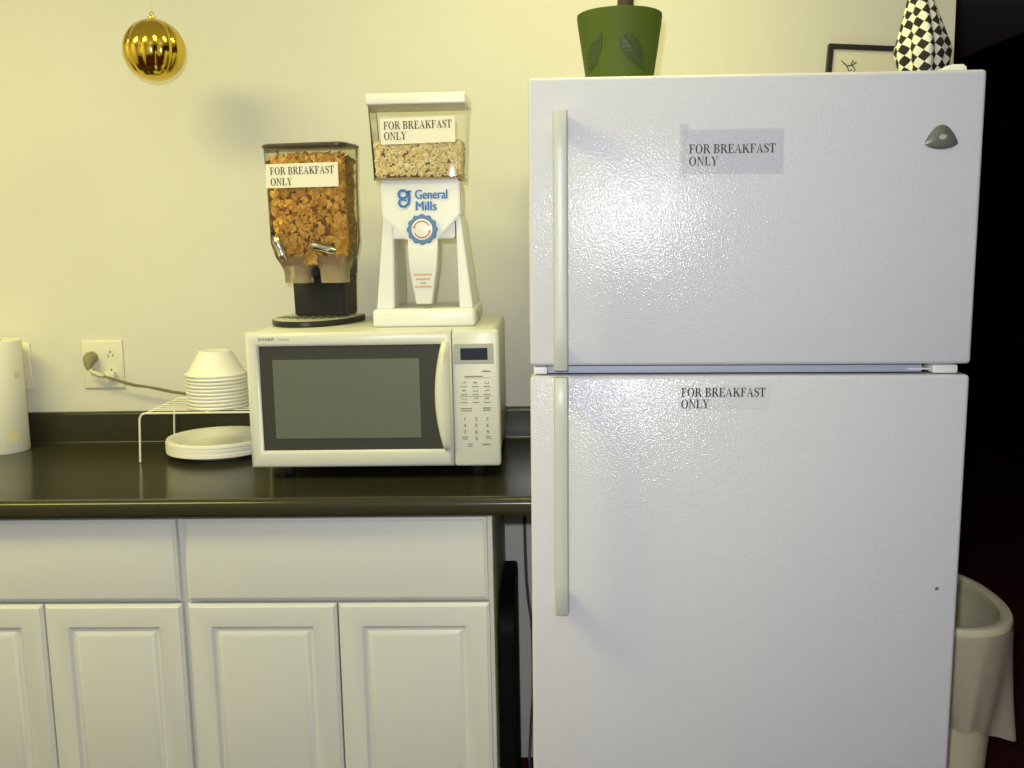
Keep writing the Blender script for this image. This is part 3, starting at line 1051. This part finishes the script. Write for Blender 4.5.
# ring cereal heaped in the bin
bm = new()
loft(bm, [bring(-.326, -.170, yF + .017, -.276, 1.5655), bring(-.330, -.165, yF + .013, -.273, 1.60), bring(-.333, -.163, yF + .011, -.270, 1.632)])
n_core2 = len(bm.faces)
def ring_oat(bm, p, s, rot):
    n, m_ = 9, 5
    vs = [[bm.verts.new(rot @ Vector(((s + s * .45 * math.cos(2 * PI * j / m_)) * math.cos(2 * PI * i / n), (s + s * .45 * math.cos(2 * PI * j / m_)) * math.sin(2 * PI * i / n), s * .5 * math.sin(2 * PI * j / m_))) + p) for j in range(m_)] for i in range(n)]
    for i in range(n):
        for j in range(m_):
            bm.faces.new((vs[i][j], vs[(i + 1) % n][j], vs[(i + 1) % n][(j + 1) % m_], vs[i][(j + 1) % m_]))
for _ in range(620):
    z = random.uniform(1.569, 1.640)
    s_ = random.choice('FFFFFFLRR')
    t = (z - 1.566) / .156
    xl, xr, yy = -.3460 - .0070 * t + .010, -.1500 + .0070 * t - .010, yF - .008 - .005 * t + .009
    p = Vector((random.uniform(xl, xr), yy, z)) if s_ == 'F' else Vector((xl if s_ == 'L' else xr, random.uniform(yy, -.272), z))
    ring_oat(bm, p, random.uniform(.0043, .0052), rrot())
for _ in range(140):
    ring_oat(bm, Vector((random.uniform(-.335, -.160), random.uniform(yF + .005, -.272), random.uniform(1.633, 1.642))), .0047, rrot())
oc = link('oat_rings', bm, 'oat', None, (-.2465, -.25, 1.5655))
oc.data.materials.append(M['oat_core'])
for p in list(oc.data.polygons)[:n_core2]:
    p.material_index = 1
oc.location = (-.2465, -.25, 1.5655)
tag(oc, 'toasted oat ring cereal lying in the clear bin of the white dispenser', 'cereal', kind='stuff')

# ------------------------------------------------------------------ foam bowls on the wire rack
RX0, RX1, RYF, RYB, RZ = -0.952, -0.640, -0.262, -0.035, 1.0285
rk = thing('wire_rack', 'white coated wire shelf rack standing on the countertop beside the microwave', 'rack', (-.80, -.15, CZ))
ro = Vector(rk.location)
rr = .0022
# front and back rails that bend down into the legs
for yy in (RYF, RYB):
    bm = new()
    pts = [(RX0 - .008, yy, CZ + rr), (RX0 - .002, yy, RZ - .016)]
    pts += [(RX0 - .002 + .016 - .016 * math.cos(R(a)), yy, RZ - .016 + .016 * math.sin(R(a))) for a in (22, 45, 67, 90)]
    pts += [(RX1 - .012 + .010 * math.sin(R(a)), yy, RZ - .010 + .010 * math.cos(R(a))) for a in (0, 22, 45, 67, 90)]
    pts += [(RX1 + .0005, yy, CZ + rr)]
    tube(bm, pts, rr * 1.15, 8)
    link('leg_wire', bm, 'wire', rk, ro)
for xx in (RX0 + .014, (RX0 + RX1) / 2, RX1 - .012):
    bm = new()
    tube(bm, [(xx, RYF, RZ - .0005), (xx, RYB, RZ - .0005)], rr, 8)
    link('cross_wire', bm, 'wire', rk, ro)
for k in range(1, 8):
    bm = new()
    yy = RYF + (RYB - RYF) * k / 8
    tube(bm, [(RX0 + .012, yy, RZ + .0015), (RX1 - .010, yy, RZ + .0015)], .0013, 6)
    link('shelf_wire', bm, 'wire', rk, ro)

nth = ['bottom', 'second from the bottom', 'third from the bottom', 'fourth from the bottom', 'fifth from the bottom', 'sixth from the bottom', 'seventh from the bottom', 'eighth from the bottom', 'ninth from the bottom']
bz = RZ + .0036
BX, BY = -.786, -.186
nb = 10
def bowl_bm():
    bm = new()
    # upside down: rim at z=0, base at the top
    lathe(bm, [(.0690, 0.0040), (.0705, 0), (.0735, .0008), (.0742, .0040), (.0728, .0064), (.0700, .0068), (.0640, .0150), (.0560, .0300), (.0440, .0500), (.0385, .0590), (.0340, .0604), (.0325, .0592), (.0010, .0592),
               (.0010, .0572), (.0320, .0572), (.0370, .0570), (.0425, .0480), (.0545, .0280), (.0625, .0130), (.0690, .0040)], 0, 0, 56, False, False)
    return bm
bmesh0 = None
for k in range(nb):
    lab = 'topmost upside-down white foam bowl of the stack on the wire rack' if k == nb - 1 else 'upside-down white foam bowl on the wire rack, %s of its stack' % nth[k]
    if k == 0:
        b0 = link('foam_bowl', bowl_bm(), 'foam')
        o = b0
    else:
        o = b0.copy()
        C.objects.link(o)
    o.location = (BX + random.uniform(-.0007, .0007), BY + random.uniform(-.0007, .0007), bz + .0086 * k)
    tag(o, lab, 'bowl', 'foam bowls stacked on the wire rack')

# foam plates
PX, PY = -.797, -.160
def plate_bm():
    bm = new()
    prof_ = [(.001, .0), (.088, .0), (.094, .002), (.112, .0105), (.124, .0125), (.1275, .0085), (.1285, .0090), (.1290, .0115), (.1262, .0155), (.119, .0150), (.109, .0125), (.092, .0042), (.086, .0024), (.001, .0024)]
    lathe(bm, [(r_, z_ * 1.45) for r_, z_ in prof_], 0, 0, 72, False, False)
    return bm
npl = 7
for k in range(npl):
    lab = 'topmost white foam plate of the stack under the wire rack' if k == npl - 1 else 'white foam plate under the wire rack, %s of its stack' % nth[k]
    if k == 0:
        p0 = link('foam_plate', plate_bm(), 'foam')
        o = p0
    else:
        o = p0.copy()
        C.objects.link(o)
    o.location = (PX + random.uniform(-.001, .001), PY + random.uniform(-.001, .001), CZ + .0004 + .0038 * k)
    tag(o, lab, 'plate', 'foam plates stacked under the wire rack')

# ------------------------------------------------------------------ paper towel roll
TX, TY = -1.3885, -.100
pt = thing('paper_towel_roll', 'white paper towel roll with pale yellow print standing on the counter', 'paper towel roll', (TX, TY, CZ + .0003))
bm = new()
lathe(bm, [(.021, .0), (.0655, .0), (.0672, .003), (.0672, .284), (.0655, .287), (.021, .287), (.021, 0)], 0, 0, 56, False, False)
link('towel_sheet', bm, 'towel', pt)
bm = new()
lathe(bm, [(.0195, .001), (.0208, .001), (.0208, .289), (.0195, .289), (.0195, .001)], 0, 0, 32, False, False)
link('cardboard_core', bm, 'core', pt)
for a, z, s in ((-35, .045, .017), (-62, .25, .015), (-100, .13, .02), (-15, .20, .009), (-140, .06, .017)):
    bm = new()
    for q in range(5):
        cxx, czz = s * .55 * math.cos(q * 1.257), s * .55 * math.sin(q * 1.257)
        vs = []
        for i in range(12):
            u, v = cxx + s * .5 * math.cos(i * PI / 6), czz + s * .5 * math.sin(i * PI / 6)
            t = R(a) + u / .0676
            rad = .06745 + q * .00003
            vs.append(bm.verts.new((rad * math.cos(t), rad * math.sin(t), z + v)))
        bm.faces.new(vs)
    link('flower_print', bm, 'towelprint', pt, smooth=False)

# ------------------------------------------------------------------ outlets
def wall_plate(bm, x0_, x1_, z0_, z1_):
    loft(bm, [[(x, y, z) for x, z in ((x0_ + i, z0_ + i), (x1_ - i, z0_ + i), (x1_ - i, z1_ - i), (x0_ + i, z1_ - i))] for i, y in ((0, -.0004), (0, -.0045), (.002, -.0065), (.005, -.0075))])
ol = thing('wall_outlet', 'ivory double-gang wall outlet with a cord plugged in', 'outlet', (-1.148, 0, 1.116))
oo = Vector(ol.location)
bm = new(); wall_plate(bm, -1.2025, -1.0945, 1.0520, 1.1800)
link('face_plate', bm, 'plate', ol, oo)
for cx in (-1.1725, -1.1255):
    bm = new()
    prism(bm, [(cx + a, 1.116 + b) for a, b in [( .0165 * math.cos(R(t)), .028 + .0145 * math.sin(R(t))) for t in range(0, 181, 20)] + [(-.0165 * math.cos(R(t)), -.028 - .0145 * math.sin(R(t))) for t in range(0, 181, 20)]], -.0082, -.005)
    rc = link('receptacle', bm, 'plate', ol, oo)
    for zc in (1.1405, 1.0930):
        bm = new()
        prism(bm, [(cx + .0026 * math.cos(t * .785), zc + .009 + .0026 * math.sin(t * .785)) for t in range(8)], -.0086, -.0080)
        box(bm, cx - .0075, cx - .0055, -.0086, -.0080, zc - .005, zc + .003)
        box(bm, cx + .0055, cx + .0075, -.0086, -.0080, zc - .004, zc + .003)
        link('contact_slot', bm, 'slot', rc, oo, smooth=False)
sp_ = thing('light_switch', 'ivory wall plate partly behind the paper towel roll', 'switch', (-1.378, 0, 1.112))
so = Vector(sp_.location)
bm = new(); wall_plate(bm, -1.4130, -1.3425, 1.0500, 1.1755)
link('face_plate', bm, 'plate', sp_, so)
bm = new(); box(bm, -1.383, -1.373, -.017, -.006, 1.108, 1.124, .002)
link('toggle', bm, 'plate', sp_, so)

cr = thing('power_cord', 'brown lamp cord with an olive grey plug running from the outlet behind the bowls', 'cord', (-1.17, -.02, 1.10))
co = Vector(cr.location)
bm = new()
tube(bm, [(-1.1735, -.0090, 1.136), (-1.1735, -.024, 1.136), (-1.1732, -.032, 1.132), (-1.172, -.040, 1.120), (-1.170, -.042, 1.106)], [.0150, .0165, .0155, .0110, .0060], 12)
tube(bm, [(-1.178, -.026, 1.128), (-1.181, -.03, 1.121), (-1.186, -.03, 1.119)], [.006, .005, .003], 8)
link('plug', bm, 'plug', cr, co)
bm = new()
tube(bm, [(-1.172, -.040, 1.112), (-1.163, -.044, 1.102), (-1.148, -.044, 1.096), (-1.132, -.044, 1.090)], [.0045, .0055, .0065, .0045], 10)
link('strain_relief', bm, 'cord_pale', cr, co)
bm = new()
pts = [(-1.136, -.044, 1.0915), (-1.11, -.044, 1.0840), (-1.08, -.043, 1.0730), (-1.05, -.042, 1.0645), (-1.02, -.041, 1.0605), (-.99, -.040, 1.0540), (-.955, -.038, 1.0455), (-.90, -.034, 1.036), (-.84, -.03, 1.035), (-.78, -.027, 1.032), (-.70, -.026, 1.022), (-.64, -.026, 1.012), (-.58, -.036, 1.005), (-.555, -.0455, 1.003)]
tube(bm, pts, [.0026, .0028, .0042, .0042, .0030, .0040] + [.0040] * 8, 8, sq=(.55, 1))
link('flat_cord', bm, 'cord', cr, co)
w2 = tag(link('adapter_plug', (lambda b: (box(b, -1.1385, -1.1130, -.026, -.0088, 1.0790, 1.0990, .004, 2), b)[1])(new()), 'plate', None), 'small ivory plug in the lower socket of the wall outlet', 'plug')

# ------------------------------------------------------------------ gold ball hanging by a thread
gb = thing('ornament_ball', 'large ribbed gold ornament ball hanging in front of the wall', 'ornament', (-0.8619, -.25, 1.8690))
bm = new()
rings = []
NR, NS = 96, 28
GR = .0700
for j in range(1, NS):
    ph = PI * j / NS
    ring = []
    for i in range(NR):
        t = 2 * PI * i / NR
        rb = 1 - .055 * (abs(math.sin(6 * t + .4)) ** -0 * (1 - abs(math.sin(6 * t + .4)))) ** 1.5 * math.sin(ph)
        ring.append((GR * rb * math.sin(ph) * math.cos(t), GR * rb * math.sin(ph) * math.sin(t), GR * .985 * math.cos(ph)))
    rings.append(ring)
loft(bm, rings)
link('globe', bm, 'gold', gb)
bm = new(); lathe(bm, [(.008, .0665), (.0085, .070), (.0075, .0745), (.004, .0765)], 0, 0, 20)
tube(bm, [(.0045 * math.cos(R(a)), 0, .080 + .0045 * math.sin(R(a))) for a in range(-80, 281, 30)], .0011, 6)
link('hanger_cap', bm, 'gold', gb)
bm = new(); tube(bm, [(0, 0, .0845), (0, 0, 2.56 - 1.8690)], .00025, 5)
link('thread', bm, 'thread', gb)

# ------------------------------------------------------------------ on top of the refrigerator
pz = 1.6795
pp = thing('potted_plant', 'green clay pot with leaf relief standing on the refrigerator', 'plant', (.1745, -.60, pz))
bm = new()
PR = [(.0545, 0), (.0575, .002), (.0795, .150), (.0810, .164), (.0805, .169), (.0770, .171), (.0735, .168), (.0700, .140), (.001, .140)]
lathe(bm, PR, 0, 0, 64, True, True)
pot = link('pot', bm, 'pot', pp)
bm = new()
def on_pot(u, v):
    """u along the girth (m, 0 = toward the front), v height"""
    r0 = .0575 + (.0795 - .0575) * v / .150
    t = -PI / 2 + u / r0
    return r0, t
def relief(cu, cv, ang, L, W):
    for s in (-1, 1):
        n = 12
        rows = []
        for i in range(n + 1):
            q = i / n
            wv = W * math.sin(PI * min(1, q ** .8)) ** .8 if 0 < q < 1 else 0
            rows.append((q, wv))
        for h in (0.0,):
            vr = []
            for q, wv in rows:
                l = []
                for f, d in ((0, .0022), (.5, .0014), (.9, .0018), (1.0, .0002)):
                    a_, b_ = (q - .5) * L, s * wv * f
                    u = cu + a_ * math.cos(ang) - b_ * math.sin(ang)
                    v = cv + a_ * math.sin(ang) + b_ * math.cos(ang)
                    r0, t = on_pot(u, v)
                    l.append(bm.verts.new(((r0 + d) * math.cos(t), (r0 + d) * math.sin(t), v)))
                vr.append(l)
            for a_, b_ in zip(vr, vr[1:]):
                for i in range(3):
                    try:
                        bm.faces.new((a_[i], a_[i + 1], b_[i + 1], b_[i]))
                    except Exception:
                        pass
        for k in range(1, 8):
            q = k / 8.5
            wv = W * math.sin(PI * q ** .8) ** .8
            pts = []
            for f in (0, .5, .95):
                a_, b_ = (q - .5) * L + f * .010 * -1, s * wv * f
                u = cu + a_ * math.cos(ang) - b_ * math.sin(ang)
                v = cv + a_ * math.sin(ang) + b_ * math.cos(ang)
                r0, t = on_pot(u, v)
                pts.append(((r0 + .0022) * math.cos(t), (r0 + .0022) * math.sin(t), v))
            tube(bm, pts, .0009, 5)
relief(.024, .088, R(-52), .078, .019)
o = link('leaf_relief', bm, 'pot_leaf', pot)
bm = new()
relief(-.056, .094, R(62), .070, .015)
link('leaf_relief', bm, 'pot_leaf', pot)
bm = new(); lathe(bm, [(.070, .1405), (.068, .152), (.04, .156), (.001, .157)], 0, 0, 32)
link('soil', bm, 'soil', pp)
bm = new(); tube(bm, [(.010, -.002, .150), (.012, -.002, .20), (.008, 0, .26), (.012, .002, .33), (.006, .004, .40)], [.016, .0155, .013, .011, .006], 10)
st = link('stem', bm, 'bark', pp)
bm = new()
for k in range(9):
    a = k * 2.4
    L, W = .15, .03
    base_ = Vector((.008, .003, .30 + .012 * k))
    vr = []
    for i in range(9):
        q = i / 8
        wv = W * math.sin(PI * q) + .001
        rad = .01 + L * q
        c_ = base_ + Vector((math.cos(a) * rad, math.sin(a) * rad, .07 * math.sin(q * 2.4) - .03 * q))
        n_ = Vector((-math.sin(a), math.cos(a), 0))
        vr.append([c_ - n_ * wv, c_ + Vector((0, 0, -.006)), c_ + n_ * wv])
    rows = [[bm.verts.new(p) for p in l] for l in vr]
    for a_, b_ in zip(rows, rows[1:]):
        for i in range(2):
            bm.faces.new((a_[i], a_[i + 1], b_[i + 1], b_[i]))
lv = link('foliage', bm, 'leaf', pp)
sm = lv.modifiers.new('thick', 'SOLIDIFY'); sm.thickness = .001

# framed picture hanging on the wall, a little askew
pf = thing('picture_frame', 'thin black picture frame with cream mat on the wall behind the checkered cloth', 'picture', (.800, -.0095, 1.6860), (0, R(3.6), 0))
fw_, fh_ = .205, .197
bm = new()
t_ = .0125
x_a, x_b = -.083, -.083 + fw_
for a in ((x_a, x_b, 0, t_), (x_a, x_b, fh_ - t_, fh_), (x_a, x_a + t_, t_, fh_ - t_), (x_b - t_, x_b, t_, fh_ - t_)):
    box(bm, a[0], a[1], -.009, .008, a[2], a[3], .0015, 1)
link('frame', bm, 'frame', pf)
bm = new(); box(bm, x_a + .004, x_b - .004, -.002, .006, .004, fh_ - .004)
mt = link('mat_board', bm, 'mat', pf, smooth=False)
bm = new()
sxk, szk = -.0255, .150
for a in (0, 130, 250):
    pass
tube(bm, [(sxk - .018, -.0026, szk + .004), (sxk - .008, -.0026, szk - .004), (sxk + .004, -.0026, szk - .002), (sxk + .014, -.0026, szk + .006)], .0016, 5)
tube(bm, [(sxk - .008, -.0026, szk - .004), (sxk - .002, -.0026, szk - .016), (sxk + .006, -.0026, szk - .012)], .0013, 5)
tube(bm, [(sxk + .004, -.0026, szk - .002), (sxk + .012, -.0026, szk - .010), (sxk + .010, -.0026, szk - .020)], .0013, 5)
tube(bm, [(sxk + .002, -.0026, szk + .000), (sxk + .006, -.0026, szk + .010)], .0012, 5)
tube(bm, [(sxk - .018, -.0026, szk + .004), (sxk - .024, -.0026, szk + .009)], .0010, 5)
link('ink_sketch', bm, 'sketch', mt)

# checkered cloth draped to a peak
ck = new()
uvl = ck.loops.layers.uv.new('UVMap')
NA, NZ = 72, 30
ctop, cbot = 1.965, 1.6785
grid = []
for j in range(NZ + 1):
    q = j / NZ
    z = ctop + (cbot - ctop) * q
    row = []
    for i in range(NA):
        t = PI / 2 + 2 * PI * i / NA
        # radius grows to the hem bulge at about 2/3 and tucks in under it
        base_r = .0035 + .0435 * min(1, q / .62) ** 1.05
        if q > .62:
            base_r -= .020 * ((q - .62) / .38) ** 1.0
        fold = 1 + .17 * math.cos(4 * t + .9) * min(1, q * 1.6) + .07 * math.cos(9 * t + 2 * q)
        rr_ = base_r * fold
        row.append((rr_ * math.cos(t) + .005 * q, rr_ * math.sin(t) * .9, z, base_r, q))
    grid.append(row)
V = [[ck.verts.new(p[:3]) for p in row] for row in grid]
for j in range(NZ):
    for i in range(NA):
        k = (i + 1) % NA
        f = ck.faces.new((V[j][i], V[j][k], V[j + 1][k], V[j + 1][i]))
        for lp, (jj, ii) in zip(f.loops, ((j, i), (j, i + 1), (j + 1, i + 1), (j + 1, i))):
            lp[uvl].uv = ((ii / NA - .5) * 2 * PI * grid[jj][0][3], grid[jj][0][2])
ck.faces.new(list(reversed(V[0])))
co_ = link('checkered_cloth', ck, 'check', None, (0, 0, cbot), angle=80)
co_.location = (.786, -.50, cbot)
co_.rotation_euler = (0, R(-3), 0)
tag(co_, 'black and white checkered cloth draped into a peak on the refrigerator', 'cloth')

# ------------------------------------------------------------------ gap between cabinet and refrigerator
bm = new()
pl = [(-.475, .004), (-.475, .540)] + [(-.395 + .08 * math.cos(R(a)), .540 + .08 * math.sin(R(a))) for a in range(170, 89, -10)]
pl += [(-.16, .620)] + [(-.16 + .03 * math.cos(R(a)), .590 + .03 * math.sin(R(a))) for a in range(70, -1, -14)] + [(-.13, .004)]
prism_x(bm, pl, -.0880, -.0555)
bmesh.ops.bevel(bm, geom=list(bm.edges), offset=.003, segments=2, affect='EDGES')
fb = link('folded_board', bm, 'matte_black', None, (-.064, -.30, .004))
fb.location = (-.064, -.30, .004)
tag(fb, 'black folded board standing in the gap between cabinet and refrigerator', 'board')
bm = new()
tube(bm, [(-.040, -.006, .80), (-.038, -.006, .60), (-.0365, -.006, .52), (-.032, -.006, .46), (-.0255, -.006, .41), (-.0225, -.006, .37), (-.0215, -.006, .28), (-.0235, -.006, .18), (-.030, -.006, .10), (-.034, -.010, .03), (-.036, -.03, .006), (-.03, -.10, .006), (-.0, -.13, .006)], .0042, 8)
gc = link('appliance_cord', bm, 'graycord', None, (-.03, -.006, .006))
gc.location = (-.03, -.006, .006)
tag(gc, 'grey cord hanging down the wall in the gap beside the refrigerator', 'cord')

# ------------------------------------------------------------------ waste bin and its liner
BCX, BCY, BZ = .9190, -.355, .60
A_, B_ = .1365, .216
tb = thing('trash_bin', 'ivory oval plastic trash bin standing beside the refrigerator', 'bin', (BCX, BCY, 0))
def se(k, z, n=64, da=0.0):
    out = []
    for i in range(n):
        t = 2 * PI * i / n
        u, v = math.cos(t), math.sin(t)
        rad = 1 / (abs(u) ** 2.3 + abs(v) ** 2.3) ** (1 / 2.3)
        out.append(((A_ * k + da) * u * rad, (B_ * k + da) * v * rad, z))
    return out
bm = new()
loft(bm, [se(.64, .001), se(.66, .004), se(.91, BZ - .05, da=-.006), se(.95, BZ - .012, da=-.004), se(.95, BZ - .012, da=-.009), se(.65, .012, da=-.003)], True, True)
link('bucket', bm, 'bin', tb)
bm = new()
loft(bm, [se(1, BZ - .030, da=-.003), se(1, BZ - .008), se(1, BZ - .002, da=-.003), se(1, BZ, da=-.008), se(1, BZ, da=-.022), se(1, BZ - .003, da=-.026), se(1, BZ - .018, da=-.028), se(1, BZ - .020, da=-.024), se(1, BZ - .010, da=-.016), se(1, BZ - .030, da=-.007)], False, False)
link('rim', bm, 'bin', tb)
# translucent bag folded over the rim, hanging in loose folds
bm = new()
NB = 128
random.seed(3)
ph = [random.uniform(0, 6.28) for _ in range(8)]
def bag_ring(q):
    out = []
    for i in range(NB):
        t = 2 * PI * i / NB
        u, v = math.cos(t), math.sin(t)
        rad = 1 / (abs(u) ** 2.3 + abs(v) ** 2.3) ** (1 / 2.3)
        fl = .5 + .5 * math.sin(7 * t + ph[0]) * math.sin(3 * t + ph[1])
        fl2 = .5 + .5 * math.sin(17 * t + ph[2])
        # a loose corner that sticks out toward the room
        cA = math.exp(-((t - R(322)) / .15) ** 2) if t > PI else 0
        cB = math.exp(-((t - R(8)) / .34) ** 2) + math.exp(-((t - R(368)) / .34) ** 2)
        inset = -.014 * q - .024 * q * q
        d = .0025 + q * (.010 * fl + .004 * fl2) + inset + cA * .048 * q ** 1.8 + cB * .060 * q ** .7
        hem = .235 + .012 * math.sin(3 * t + ph[3]) + .006 * math.sin(9 * t + ph[4]) + .025 * cA - .105 * cB
        out.append(((A_ + d) * u * rad, (B_ + d) * v * rad, BZ - .014 - hem * q))
    return out
loft(bm, [bag_ring(q / 14) for q in range(15)], False, False)
bg = link('bin_liner', bm, 'bag', None, angle=80)
bg.location = (BCX, BCY, 0)
tag(bg, 'translucent plastic bag folded over the rim of the ivory trash bin', 'bag')
